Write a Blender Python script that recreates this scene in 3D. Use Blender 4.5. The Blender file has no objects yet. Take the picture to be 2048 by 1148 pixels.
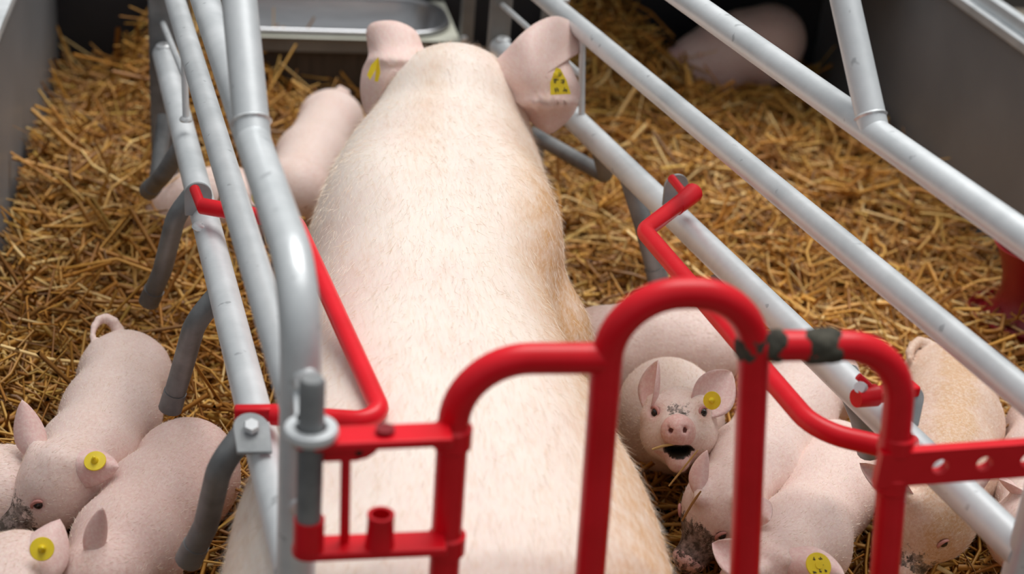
import bpy, math, random
import numpy as np
from mathutils import Vector, Matrix

random.seed(7); RNG = np.random.default_rng(7)
S = bpy.context.scene
COL = S.collection

# ------------------------------------------------------------------ camera, world, light, exposure
W, H, F = 2048.0, 1148.0, 3200.0
CAM = np.array([0.0, 0.0, 1.6])
def _unit(v):
    v = np.asarray(v, float); return v / np.linalg.norm(v)
_Y = _unit([450 - W/2, -1050 - H/2, F])                 # room's depth direction in camera axes
_U = np.array([0.0, -1.0, 0.0]); _U = _unit(_U - _Y*(_U @ _Y))
ROT = np.stack([np.cross(_Y, _U), _Y, _U])              # world = ROT @ camera (x right, y down, z forward)
cam = bpy.data.objects.new('camera', bpy.data.cameras.new('camera'))
COL.objects.link(cam); S.camera = cam
cam.data.sensor_width = 36.0; cam.data.lens = F/W*36.0; cam.data.clip_start = 0.05
M3 = Matrix([[ROT[i][0], -ROT[i][1], -ROT[i][2]] for i in range(3)])
cam.matrix_world = Matrix.Translation(Vector(CAM)) @ M3.to_4x4()
cam.data.dof.use_dof = True; cam.data.dof.focus_distance = 2.5; cam.data.dof.aperture_fstop = 2.8

wd = bpy.data.worlds.new('overcast'); S.world = wd; wd.use_nodes = True
bg = wd.node_tree.nodes['Background']
_n = wd.node_tree.nodes; _l = wd.node_tree.links      # overcast sky: brightest overhead, dark ground below the horizon
_tc = _n.new('ShaderNodeTexCoord'); _sp = _n.new('ShaderNodeSeparateXYZ'); _rp = _n.new('ShaderNodeValToRGB')
_l.new(_tc.outputs['Generated'], _sp.inputs[0]); _l.new(_sp.outputs['Z'], _rp.inputs[0])
_e = _rp.color_ramp.elements
_e[0].position = 0.0; _e[0].color = (.05, .045, .04, 1); _e[1].position = 1.0; _e[1].color = (.97, .985, 1, 1)
_q = _e.new(.02); _q.color = (.28, .29, .30, 1)
_l.new(_rp.outputs[0], bg.inputs[0]); bg.inputs[1].default_value = 0.62
sun = bpy.data.objects.new('soft_sun', bpy.data.lights.new('soft_sun', 'SUN'))
COL.objects.link(sun)
sun.data.energy = 2.75; sun.data.angle = math.radians(42); sun.data.color = (1.0, 0.98, 0.95)
sun.rotation_euler = (math.radians(-16), math.radians(14), 0)
vs = S.view_settings
vs.view_transform = 'Standard'; vs.look = 'None'; vs.exposure = -0.02; vs.gamma = 1.0; vs.use_curve_mapping = False

IR, ID, IF = ROT[:, 0], ROT[:, 1], ROT[:, 2]            # camera right, down and forward in the room
def ray(x, y): return ROT @ np.array([x - W/2, y - H/2, F])
def at(x, y, z):                                        # photo point lying at height z
    d = ray(x, y); return CAM + d*((z - CAM[2])/d[2])
def aty(x, y, Y):                                       # photo point lying in the plane y = Y
    d = ray(x, y); return CAM + d*(Y/d[1])
def atd(x, y, Z): return CAM + ray(x, y)*(Z/F)
def in_plane(x, y, p0, n):
    d = ray(x, y); return CAM + d*(((p0 - CAM) @ n)/(d @ n))

# ------------------------------------------------------------------ helpers
def mesh_from(name, V, Fc, smooth=True):
    me = bpy.data.meshes.new(name)
    me.from_pydata([tuple(map(float, v)) for v in V], [], Fc)
    if smooth: me.polygons.foreach_set('use_smooth', [True]*len(me.polygons))
    me.update(); return me
class MB:
    def __init__(s): s.V = []; s.Fc = []
    def add(s, V, Fc):
        o = len(s.V); s.V += [np.asarray(v, float) for v in V]
        s.Fc += [tuple(i + o for i in f) for f in Fc]; return s
    def tube(s, pts, r, fillet=0.0, seg=16, caps=True, nf=7):
        P = [np.asarray(p, float) for p in pts]
        if fillet and len(P) > 2:
            Q = [P[0]]
            for i in range(1, len(P)-1):
                a, b, c = P[i-1], P[i], P[i+1]
                u, v = _unit(a-b), _unit(c-b)
                ang = math.acos(max(-1, min(1, u @ v)))
                if ang > 3.05: Q.append(b); continue
                fr = fillet[i-1] if isinstance(fillet, (list, tuple)) else fillet
                d = min(fr/math.tan(ang/2), .49*np.linalg.norm(a-b), .49*np.linalg.norm(c-b))
                rr = d*math.tan(ang/2)
                cen = b + _unit(u+v)*(rr/math.sin(ang/2))
                e1 = _unit(b+u*d-cen); e2f = b+v*d-cen
                tot = math.pi-ang; e2 = _unit(e2f-e1*(e2f@e1))
                for k in range(nf+1):
                    t = tot*k/nf; Q.append(cen + rr*(math.cos(t)*e1+math.sin(t)*e2))
            Q.append(P[-1]); P = Q
        n = len(P); rad = r if isinstance(r, (list, tuple, np.ndarray)) else [r]*n
        T = [_unit(P[min(i+1, n-1)]-P[max(i-1, 0)]) for i in range(n)]
        ref = np.array([0, 0, 1.0]) if abs(T[0][2]) < .9 else np.array([1.0, 0, 0])
        N = _unit(np.cross(T[0], ref)); V = []; Fc = []
        for i in range(n):
            N = _unit(N - T[i]*(N @ T[i])); B = np.cross(T[i], N)
            for k in range(seg):
                a = 2*math.pi*k/seg; V.append(P[i] + rad[i]*(math.cos(a)*N+math.sin(a)*B))
        for i in range(n-1):
            for k in range(seg):
                k2 = (k+1) % seg
                Fc.append((i*seg+k, i*seg+k2, (i+1)*seg+k2, (i+1)*seg+k))
        if caps: Fc.append(tuple(range(seg))[::-1]); Fc.append(tuple((n-1)*seg+k for k in range(seg)))
        return s.add(V, Fc)
    def box(s, c, ax, ay, az):                          # centre and three half-axis vectors
        c, ax, ay, az = [np.asarray(q, float) for q in (c, ax, ay, az)]
        V = [c+i*ax+j*ay+k*az for i in (-1, 1) for j in (-1, 1) for k in (-1, 1)]
        return s.add(V, [(0,1,3,2), (4,6,7,5), (0,4,5,1), (2,3,7,6), (0,2,6,4), (1,5,7,3)])
    def lathe(s, prof, c, axis=(0,0,1), seg=32):        # prof: (radius, height) pairs
        A = _unit(axis); ref = np.array([1.0,0,0]) if abs(A[0]) < .9 else np.array([0,1.0,0])
        X = _unit(np.cross(A, ref)); Yv = np.cross(A, X); c = np.asarray(c, float); V = []; Fc = []
        for r, h in prof:
            for k in range(seg):
                a = 2*math.pi*k/seg; V.append(c + A*h + r*(math.cos(a)*X+math.sin(a)*Yv))
        for i in range(len(prof)-1):
            for k in range(seg):
                k2 = (k+1) % seg; Fc.append((i*seg+k, i*seg+k2, (i+1)*seg+k2, (i+1)*seg+k))
        return s.add(V, Fc)
    def clip_x(s, x):                                   # flat back against a wall
        for v in s.V: v[0] = min(v[0], x)
        return s
    def slab(s, outline, ext):                          # closed outline extruded by vector ext
        n = len(outline); e = np.asarray(ext, float)
        V = [np.asarray(p, float) for p in outline]; V = V + [p+e for p in V]
        Fc = [tuple(range(n))[::-1], tuple(range(n, 2*n))]
        Fc += [(i, (i+1) % n, n+(i+1) % n, n+i) for i in range(n)]
        return s.add(V, Fc)
    def build(s, name, mat, parent=None, smooth=True, bevel=0.0, angle=40):
        o = link(name, mesh_from(name, s.V - base(parent) if len(s.V) else [], s.Fc, smooth), mat, parent)
        if smooth:
            o.data.set_sharp_from_angle(angle=math.radians(angle))
        if bevel:
            m = o.modifiers.new('bevel', 'BEVEL'); m.width = bevel; m.segments = 2; m.limit_method = 'ANGLE'
        return o
BASE = {}
def base(parent): return BASE.get(parent.name, np.zeros(3)) if parent else np.zeros(3)
def link(name, me, mat, parent=None):
    o = bpy.data.objects.new(name, me); COL.objects.link(o)
    if mat: me.materials.append(mat)
    if parent: o.parent = parent; BASE[o.name] = base(parent)
    return o
def thing(name, loc, label, cat, group=None):
    o = bpy.data.objects.new(name, None); COL.objects.link(o); o.empty_display_size = .05
    o.location = tuple(loc); BASE[o.name] = np.asarray(loc, float)
    tag(o, label, cat, group); return o
def tag(o, label=None, cat=None, group=None, kind=None):
    if label: o['label'] = label
    if cat: o['category'] = cat
    if group: o['group'] = group
    if kind: o['kind'] = kind
    return o

# ------------------------------------------------------------------ materials
def new_mat(name):
    m = bpy.data.materials.new(name); m.use_nodes = True
    nt = m.node_tree; return m, nt, nt.nodes['Principled BSDF']
def N(nt, t, **kw):
    n = nt.nodes.new(t)
    for k, v in kw.items():
        if k in n.inputs.keys(): n.inputs[k].default_value = v
        else: setattr(n, k, v)
    return n
def noise(nt, scale, detail=4, rough=.55, stretch=None):
    tc = N(nt, 'ShaderNodeTexCoord'); mp = N(nt, 'ShaderNodeMapping')
    if stretch: mp.inputs['Scale'].default_value = stretch
    nz = N(nt, 'ShaderNodeTexNoise', Scale=scale, Detail=detail, Roughness=rough)
    nt.links.new(tc.outputs['Object'], mp.inputs[0]); nt.links.new(mp.outputs[0], nz.inputs['Vector'])
    return nz
def ramp(nt, src, stops):
    r = N(nt, 'ShaderNodeValToRGB'); e = r.color_ramp.elements
    while len(e) < len(stops): e.new(.5)
    for q, (p, c) in zip(e, stops): q.position = p; q.color = tuple(c)+(1,)
    nt.links.new(src, r.inputs[0]); return r
def mixc(nt, fac, a, b):
    m = N(nt, 'ShaderNodeMix', data_type='RGBA')
    for i, q in ((0, fac), (6, a), (7, b)):
        if isinstance(q, bpy.types.NodeSocket): nt.links.new(q, m.inputs[i])
        else: m.inputs[i].default_value = q if i == 0 else tuple(q)+(1,)
    return m.outputs[2]
def math_(nt, op, a, b):
    m = N(nt, 'ShaderNodeMath', operation=op)
    for i, q in ((0, a), (1, b)):
        if isinstance(q, bpy.types.NodeSocket): nt.links.new(q, m.inputs[i])
        else: m.inputs[i].default_value = q
    m.use_clamp = True
    return m.outputs[0]
def bump(nt, bs, h, strength=.2, dist=.002):
    b = N(nt, 'ShaderNodeBump', Strength=strength, Distance=dist)
    nt.links.new(h, b.inputs['Height']); nt.links.new(b.outputs[0], bs.inputs['Normal'])
def simple(name, ca, cb, scale=20, rough=.5, metal=0, bmp=0, stretch=None, spec=.5):
    m, nt, bs = new_mat(name); nz = noise(nt, scale, stretch=stretch)
    r = ramp(nt, nz.outputs[0], [(.35, ca), (.65, cb)]); nt.links.new(r.outputs[0], bs.inputs['Base Color'])
    bs.inputs['Roughness'].default_value = rough; bs.inputs['Metallic'].default_value = metal
    bs.inputs['Specular IOR Level'].default_value = spec
    if bmp: bump(nt, bs, nz.outputs[0], bmp)
    return m
MT = {}
def galv():
    m, nt, bs = new_mat('galvanised_steel')
    a = noise(nt, 9, 6, .65); b = noise(nt, 70, 3)
    c = ramp(nt, a.outputs[0], [(.3, (.60, .64, .66)), (.7, (.77, .80, .82))])
    d = mixc(nt, math_(nt, 'MULTIPLY', b.outputs[0], .35), c.outputs[0], (.86, .88, .89))
    sp = noise(nt, 45, 2, .4); sk = ramp(nt, sp.outputs[0], [(.70, (0,0,0)), (.76, (1,1,1))])
    d = mixc(nt, math_(nt, 'MULTIPLY', sk.outputs[0], .5), d, (.24, .26, .27))
    nt.links.new(d, bs.inputs['Base Color'])
    rr = ramp(nt, a.outputs[0], [(.3, (.34,)*3), (.7, (.52,)*3)]); nt.links.new(rr.outputs[0], bs.inputs['Roughness'])
    bs.inputs['Metallic'].default_value = .35; bump(nt, bs, b.outputs[0], .12, .001)
    return m
MT['galv'] = galv()
MT['galv_dark'] = simple('weathered_galvanised_steel', (.15, .155, .16), (.27, .28, .285), 14, .5, .35, .1)
MT['galv_mid'] = simple('dull_galvanised_plate', (.26, .28, .29), (.38, .40, .41), 20, .5, .3, .1)
MT['weld'] = simple('zinc_weld', (.62, .64, .65), (.8, .82, .83), 60, .4, .5, .4)
MT['red'] = simple('red_paint', (.68, .003, .011), (.80, .006, .018), 12, .34, 0, .05, spec=.32)
MT['red_plastic'] = simple('dark_red_plastic', (.22, .004, .010), (.30, .008, .014), 8, .35, 0)
MT['mud'] = simple('dried_mud', (.030, .028, .020), (.085, .078, .058), 40, .9, 0, .8)
MT['wall'] = simple('grey_plastic_panel', (.21, .218, .23), (.26, .267, .28), 3, .40, 0, .03)
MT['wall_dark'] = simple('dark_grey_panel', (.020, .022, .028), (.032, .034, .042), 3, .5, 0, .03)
MT['steel'] = simple('brushed_stainless', (.50, .51, .53), (.62, .63, .65), 6, .28, .9, .05, (1, 30, 1))
MT['cream'] = simple('cream_plastic', (.62, .62, .52), (.72, .72, .62), 8, .5)
MT['trough_dark'] = simple('stained_brown_panel', (.035, .025, .018), (.075, .055, .042), 8, .6, 0, .1, (6, 6, .6))
MT['frame_grey'] = simple('grey_painted_frame', (.16, .16, .155), (.22, .22, .21), 8, .5, .2)
MT['concrete'] = simple('concrete_floor', (.10, .08, .06), (.2, .17, .13), 6, .9, 0, .3)
MT['gap_shade'] = simple('bedding_gap_shade', (.014, .007, .003), (.05, .026, .009), 30, .95, 0, .8)  # near-black bed colour paints the shade deep between the stalks
MT['tag'] = simple('yellow_tag_plastic', (.78, .58, .01), (.86, .66, .02), 30, .4)
MT['ink'] = simple('black_print', (.02, .02, .015), (.05, .045, .03), 40, .6)
MT['eye'] = simple('dark_eye', (.008, .005, .004), (.02, .012, .01), 40, .08)
MT['lid'] = simple('pink_eyelid', (.42, .17, .15), (.55, .26, .23), 40, .5)
MT['hoof'] = simple('hoof_horn', (.25, .18, .14), (.4, .3, .24), 30, .5)
def straw_mat():
    m, nt, bs = new_mat('straw')
    at_ = N(nt, 'ShaderNodeAttribute', attribute_name='tint')
    nz = noise(nt, 60, 3)
    c = mixc(nt, math_(nt, 'MULTIPLY', nz.outputs[0], .5), at_.outputs['Color'], (.26, .13, .035))
    nt.links.new(c, bs.inputs['Base Color']); bs.inputs['Roughness'].default_value = .45
    bs.inputs['Specular IOR Level'].default_value = .35
    return m
MT['straw'] = straw_mat()
def N_sub(nt, a):
    m = N(nt, 'ShaderNodeMath', operation='SUBTRACT', use_clamp=True); nt.links.new(a, m.inputs[0]); m.inputs[1].default_value = 1.15
    return m.outputs[0]
def skin(name, pale, pink, tan, hair_stretch=(1, 1, 1), blotch=1.0, hairdark=(.66, .45, .38)):
    m, nt, bs = new_mat(name)
    at_ = N(nt, 'ShaderNodeAttribute', attribute_name='skin')
    sep = N(nt, 'ShaderNodeSeparateColor'); nt.links.new(at_.outputs['Color'], sep.inputs[0])
    big = noise(nt, 7, 5, .6); mid = noise(nt, 28, 4, .6); fine = noise(nt, 200, 3, .65, hair_stretch); fin2 = noise(nt, 120, 3, .6, hair_stretch)
    f = math_(nt, 'ADD', sep.outputs[0], math_(nt, 'MULTIPLY', math_(nt, 'SUBTRACT', big.outputs[0], .46), blotch))
    c = mixc(nt, f, pale, pink)
    t = math_(nt, 'MULTIPLY', sep.outputs[2], math_(nt, 'MULTIPLY', mid.outputs[0], 1.7))
    c = mixc(nt, t, c, tan)
    hs = ramp(nt, fine.outputs[0], [(.42, (0,0,0)), (.62, (1,1,1))])
    c = mixc(nt, math_(nt, 'MULTIPLY', hs.outputs[0], .30), c, (.92, .84, .74))
    hk = ramp(nt, fin2.outputs[0], [(.52, (0,0,0)), (.70, (1,1,1))])
    c = mixc(nt, math_(nt, 'MULTIPLY', hk.outputs[0], .30), c, hairdark)
    spk = ramp(nt, noise(nt, 55, 2, .4).outputs[0], [(.70, (0,0,0)), (.78, (1,1,1))])
    c = mixc(nt, math_(nt, 'MULTIPLY', spk.outputs[0], .16), c, (.45, .28, .22))
    dn = ramp(nt, noise(nt, 90, 4, .7).outputs[0], [(.3, (0,0,0)), (.6, (1,1,1))])
    d = N(nt, 'ShaderNodeMath', operation='ADD'); nt.links.new(sep.outputs[1], d.inputs[0]); nt.links.new(noise(nt, 75, 5, .75).outputs[0], d.inputs[1])
    d = ramp(nt, d.outputs[0], [(.93, (0,0,0)), (1.0, (1,1,1))]).outputs[0]
    d = math_(nt, 'MULTIPLY', d, math_(nt, 'ADD', math_(nt, 'MULTIPLY', dn.outputs[0], .5), .45))
    d = math_(nt, 'ADD', d, N_sub(nt, sep.outputs[1]))
    c = mixc(nt, d, c, (.035, .026, .018))
    nt.links.new(c, bs.inputs['Base Color'])
    bs.inputs['Roughness'].default_value = .52; bs.inputs['Specular IOR Level'].default_value = .3
    bs.inputs['Subsurface Weight'].default_value = .12
    bs.inputs['Subsurface Radius'].default_value = (.012, .005, .003); bs.inputs['Subsurface Scale'].default_value = .6
    h = math_(nt, 'ADD', math_(nt, 'MULTIPLY', fine.outputs[0], .5), math_(nt, 'MULTIPLY', mid.outputs[0], .5))
    bump(nt, bs, h, .20, .004)
    return m
MT['piglet'] = skin('piglet_skin', (.80, .66, .615), (.74, .43, .41), (.62, .38, .22))
MT['sow'] = skin('sow_skin', (.89, .79, .72), (.83, .59, .54), (.66, .38, .18), (1, .13, 1), 1.35, (.74, .53, .38))
m_, nt_, bs_ = new_mat('pale_bristle'); bs_.inputs['Roughness'].default_value = .4
_a = N(nt_, 'ShaderNodeAttribute', attribute_name='tint'); nt_.links.new(_a.outputs['Color'], bs_.inputs['Base Color'])
MT['bristle'] = m_

# ------------------------------------------------------------------ the setting
XL, XR, YB, YF = -0.47, 1.80, 4.55, 0.7
def struct(name, mb, mat, label, bevel=.003):
    o = mb.build(name, mat, None, smooth=False, bevel=bevel); o['label'] = label; o['kind'] = 'structure'; return o
struct('floor', MB().box(((XL+XR)/2, 2.4, -.03), (2.6, 0, 0), (0, 3.2, 0), (0, 0, .03)), MT['concrete'], 'concrete pen floor under the straw', 0)
HT = .565
struct('wall_right', MB().box((XR+.02, (YB+YF)/2, HT/2), (.02, 0, 0), (0, (YB-YF)/2, 0), (0, 0, HT/2)), MT['wall'], 'smooth grey plastic pen wall on the right')
struct('wall_left', MB().box((XL-.02, (YB+YF)/2, .26), (.02, 0, 0), (0, (YB-YF)/2, 0), (0, 0, .26)), MT['wall'], 'smooth grey plastic pen wall on the left')
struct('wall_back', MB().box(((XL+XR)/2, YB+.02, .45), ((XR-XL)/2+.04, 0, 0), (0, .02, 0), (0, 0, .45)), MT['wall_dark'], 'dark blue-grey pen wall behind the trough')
t1 = MB().box((XR+.02, (YB+YF)/2, HT+.012), (.034, 0, 0), (0, (YB-YF)/2, 0), (0, 0, .012))
t1.box((XR+.02, (YB+YF)/2, HT+.04), (.013, 0, 0), (0, (YB-YF)/2, 0), (0, 0, .016))
struct('trim_1', t1, MT['galv'], 'galvanised rail capping the right pen wall')
struct('trim_2', MB().box((XL-.02, (YB+YF)/2, .532), (.034, 0, 0), (0, (YB-YF)/2, 0), (0, 0, .012)), MT['galv'], 'galvanised rail capping the left pen wall')

struct('shade_board', MB().box((1.385, 4.28, .572), (.455, 0, 0), (0, .31, 0), (0, 0, .012)), MT['wall_dark'], 'unseen dark board added to shade the far right corner')  # board added out of view to put this corner in shade

# straw bedding: height field and tens of thousands of stalks
def hf(x, y):
    x = np.asarray(x, float); y = np.asarray(y, float)
    g = lambda cx, cy, sx, sy, a: a*np.exp(-((x-cx)/sx)**2-((y-cy)/sy)**2)
    z = .035 + .016*np.sin(7.3*x+1.7*y)*np.sin(5.1*y-2.2*x) + .010*np.sin(17*x+9*y)+.008*np.sin(23*y-11*x)
    z = z + g(-.10, 4.3, .16, .42, .20) + g(-.3, 3.7, .3, .5, .05) + g(1.08, 4.40, .22, .40, .22) + g(1.5, 3.9, .5, .5, .05)
    z = z + g(XL, 3.2, .12, 1.2, .04) + g(XR, 3.4, .12, .9, .04) - g(-.5, 4.6, .30, .7, .09) - .03*np.exp(-((x-.45)/.3)**4-((y-2.3)/.9)**4)
    return np.maximum(z, .006)
nx, ny = 70, 110
gx = np.linspace(XL+.002, XR-.002, nx); gy = np.linspace(1.2, YB-.002, ny)
GX, GY = np.meshgrid(gx, gy, indexing='ij'); GZ = np.maximum(hf(GX, GY)-.03, .002)
Vb = np.stack([GX, GY, GZ], -1).reshape(-1, 3)
Fb = [(i*ny+j, (i+1)*ny+j, (i+1)*ny+j+1, i*ny+j+1) for i in range(nx-1) for j in range(ny-1)]
bed = link('bedding_layer', mesh_from('bedding_layer', Vb, Fb), MT['gap_shade'])
tag(bed, 'bedding layer painted dark for the shade between straw stalks', 'bedding', kind='stuff')
PALETTE = np.array([[.54, .27, .050], [.46, .20, .034], [.30, .12, .020], [.66, .38, .095], [.82, .58, .24], [.18, .075, .014], [.52, .32, .07]])
def straw_arrays(P, D, L, Wd, bend, col):
    n = len(P); Z = np.array([0, 0, 1.0])
    D = D/np.linalg.norm(D, axis=1, keepdims=True)
    side = np.cross(D, Z); side /= np.linalg.norm(side, axis=1, keepdims=True)+1e-9
    up = np.cross(side, D); K = 4; V = np.zeros((n, K, 3, 3))
    for k in range(K):
        t = k/(K-1)-.5
        c = P + D*(L*t)[:, None] + (side*bend[:, :1]+up*bend[:, 1:])*((t*t*4-.5)*L*.5)[:, None]
        for q, (a, b) in enumerate(((-1, 0), (1, 0), (0, .7))):
            V[:, k, q] = c + side*(a*Wd/2)[:, None] + up*(b*Wd)[:, None]
    fc = []
    for k in range(K-1):
        for q in range(3):
            q2 = (q+1) % 3; fc.append((k*3+q, k*3+q2, (k+1)*3+q2, (k+1)*3+q))
    fc = np.array(fc)
    FA = (fc[None]+(np.arange(n)*K*3)[:, None, None]).reshape(-1, 4)
    return V.reshape(-1, 3), FA, np.repeat(col, K*3, axis=0)
def quad_mesh(name, V, Q, mat, cols=None, attr='tint', parent=None, smooth=True):
    me = bpy.data.meshes.new(name); k = Q.shape[1]
    V = np.asarray(V)-base(parent)
    me.vertices.add(len(V)); me.vertices.foreach_set('co', V.astype(np.float32).ravel())
    me.loops.add(Q.size); me.loops.foreach_set('vertex_index', Q.astype(np.int32).ravel())
    me.polygons.add(len(Q)); me.polygons.foreach_set('loop_start', np.arange(len(Q), dtype=np.int32)*k)
    me.polygons.foreach_set('use_smooth', np.full(len(Q), smooth))
    me.update(calc_edges=True)
    if cols is not None:
        a = me.attributes.new(attr, 'FLOAT_COLOR', 'POINT')
        c = np.ones((len(V), 4), np.float32); c[:, :3] = cols; a.data.foreach_set('color', c.ravel())
    return link(name, me, mat, parent)
def make_straw():
    n = 44000
    x = XL+.02+(XR-XL-.04)*RNG.random(3*n); y = 1.45 + (YB-.03-1.45)*RNG.random(3*n)
    clump = .5+.25*np.sin(31*x+7*np.sin(9*y))*np.sin(27*y+5*np.sin(11*x)) + .25*np.sin(13*x-17*y)*np.sin(19*x+11*y)
    k_ = np.argsort(RNG.random(3*n)/(.12+clump))[:n]; x, y, clump = x[k_], y[k_], clump[k_]
    L = np.clip(RNG.gamma(3.0, .050, n), .03, .40); left = x < .3
    L[~left] *= .75; L[left] *= 1.15
    az = RNG.random(n)*2*np.pi; el = RNG.normal(0, .30, n)
    loose = RNG.random(n) < .05; el[loose] = RNG.normal(.35, .35, loose.sum())
    el[y < 2.35] *= .35
    e = .04                                              # lie along the slope of the bed
    dx, dy = np.cos(az), np.sin(az); sl = (hf(x+dx*e, y+dy*e)-hf(x-dx*e, y-dy*e))/(2*e)
    D = np.stack([dx, dy, np.tan(np.clip(el, -1, 1))+sl], 1)
    D /= np.linalg.norm(D, axis=1, keepdims=True)
    h = L*.5                                            # keep the stalks inside the walls
    for _ in range(2):
        x = np.clip(x, XL+.012+h*np.abs(D[:, 0]), XR-.012-h*np.abs(D[:, 0])); y = np.minimum(y, YB-.012-h*np.abs(D[:, 1]))
    z = hf(x, y) + RNG.normal(.004, .022, n) + .034*(clump-.4) + np.abs(D[:, 2]-sl)*L*.12
    P = np.stack([x, y, np.maximum(z, .01)], 1)
    Wd = np.clip(RNG.gamma(5.0, .00118, n), .0020, .0125)
    col = PALETTE[RNG.choice(len(PALETTE), n, p=[.24, .22, .15, .16, .08, .08, .07])]*(.85+.55*RNG.random((n, 1)))
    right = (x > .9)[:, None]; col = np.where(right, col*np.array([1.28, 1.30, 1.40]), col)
    V, Q, c = straw_arrays(P, D, L, Wd, RNG.normal(0, .24, (n, 2)), col)
    V[:, 0] = np.clip(V[:, 0], XL+.004, XR-.004); V[:, 1] = np.minimum(V[:, 1], YB-.004); V[:, 2] = np.maximum(V[:, 2], .001)
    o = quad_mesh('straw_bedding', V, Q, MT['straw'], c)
    tag(o, 'loose golden straw covering the whole pen floor', 'straw', kind='stuff')
make_straw()

# ------------------------------------------------------------------ crate sides
GR = .0225
pR0, pR1 = at(1150, 240, .48), at(2020, 1080, .48); nR = np.array([(pR1-pR0)[1], -(pR1-pR0)[0], 0])
pL0, pL1 = at(330, 120, .48), at(590, 1148, .48); nL = np.array([(pL1-pL0)[1], -(pL1-pL0)[0], 0])
def PR(x, y): return in_plane(x, y, pR0, nR)
def PL(x, y): return in_plane(x, y, pL0, nL)
dR = _unit(pR1-pR0); dL = _unit(pL1-pL0); Zv = np.array([0, 0, 1.0])
oR = np.array([-dR[1], dR[0], 0]); oR = oR if oR[0] > 0 else -oR       # outward from the crate
oL = np.array([-dL[1], dL[0], 0]); oL = oL if oL[0] < 0 else -oL
def on(p, d, y, z):                                     # point of a side panel at room depth y and height z
    q = p + d*((y-p[1])/d[1]); return np.array([q[0], q[1], z])
def weld(p, r, parent, axis=(0,0,1)):
    MB().lathe([(r*.2, .004), (r*.8, .0045), (r, .002), (r*1.12, -.001), (r, -.004), (r*.2, -.005)], p, axis, 18).build('weld', MT['weld'], parent)

CL = thing('crate_side', on(pL0, dL, 2.4, 0), 'galvanised tubular crate side to the left of the sow', 'crate rail')
yF, yE = 3.36, 1.5
endL = on(pL0, dL, yE, 0)
MB().tube([on(pL0, dL, yF, .48), on(pL0, dL, yE+.01, .48)], .0235, seg=20).build('rail', MT['galv'], CL)
MB().tube([on(pL0, dL, yF, .694), on(pL0, dL, yE+.01, .694)], .0195, seg=20).build('rail', MT['galv'], CL)
o = MB().tube([on(pL0, dL, yF, .872), on(pL0, dL, yE, .852), on(pL0, dL, yE, .02)], .0225, .10, 20, nf=12).build('rail', MT['galv'], CL)
tag(o, 'top rail bending down into the end post')
MB().box(on(pL0, dL, yF+.01, .48), dL*.008, oL*.029, Zv*.42).build('front_post', MT['galv_dark'], CL, bevel=.003)
MB().box(on(pL0, dL, yF+.01, .05), dL*.03, oL*.05, Zv*.045).build('foot', MT['galv_dark'], CL, bevel=.003)
a, b = PL(506, 268), PL(476, -30)
a = on(pL0, dL, a[1], .852+.020*(a[1]-yE)/(yF-yE))
MB().tube([a, a+(b-a)*3.2], .0232, seg=18).build('brace', MT['galv'], CL)
weld(a+_unit(b-a)*.026, .0236, CL, _unit(b-a))
MB().tube([PL(372, 238), PL(368, 135)+Zv*.05], .0065, seg=10).build('rod', MT['galv'], CL)
MB().tube([PL(368, 150), PL(308, 4)], .0065, seg=10).build('rod', MT['galv'], CL)
weld(on(pL0, dL, yF-.02, .505), .016, CL); weld(PL(372, 238), .011, CL)
def finger(start, out, drop, parent, kick=.03, reach=.09):
    s = np.asarray(start, float); p = [s, s+out*reach*.55-Zv*drop*.22, s+out*reach-Zv*drop*.62, s+out*(reach+kick*.3)-Zv*drop*.86]
    MB().tube(p, .0175, .06, 16).build('finger', MT['galv_dark'], parent)
    q = p[-1]; MB().tube([q+Zv*.012-out*.004, q+out*kick-Zv*drop*.15], [.0185, .0205], 0, 16).build('finger_cap', MT['galv_dark'], parent)
def finger_px(pts, parent, mat='galv_dark', r=.0175):
    P = [at(*q) for q in pts]
    f = MB().tube(P, r, .05, 16).build('finger', MT[mat], parent)
    u = _unit(P[-1]-P[-2])
    MB().tube([P[-1]-u*.002, P[-1]+u*.034], [r*1.08, r*1.12], 0, 16).build('finger_cap', MT[mat], f)
finger_px([(398, 372, .48), (352, 432, .43), (325, 540, .30), (308, 580, .25)], CL)
finger_px([(448, 575, .48), (390, 645, .43), (362, 745, .30), (350, 785, .26)], CL)
finger_px([(512, 838, .48), (440, 930, .43), (412, 1050, .30), (392, 1090, .26)], CL)
finger_px([(368, 285, .48), (330, 345, .40), (306, 372, .34)], CL)
MB().tube([at(330, 232, .38), at(312, 372, .26)], .0165, 0, 14).build('finger', MT['galv_dark'], CL)
# hinge pin standing on the left end post
pin = aty(622, 862, 1.41)
rg = MB().lathe([(.0165, -.006), (.027, -.006), (.029, 0), (.027, .006), (.0165, .006), (.0165, -.006)], pin, Zv, 28)
rg.box((pin+endL*[1,1,0]+[0,0,pin[2]])/2, (.012, 0, 0), (0, .038, 0), (0, 0, .006))
rg.build('pin_ring', MT['galv'], CL, bevel=.001)
MB().tube([[pin[0], pin[1], pin[2]-.125], [pin[0], pin[1], pin[2]+.058], [pin[0], pin[1], pin[2]+.062]], [.0135, .0135, .011], 0, 20).build('hinge_pin', MT['galv_dark'], CL)
for zz in (-.055, .02, -.14): weld([endL[0]+.004, endL[1]-.020, pin[2]+zz], .014, CL, (0, -1, 0))

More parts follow.
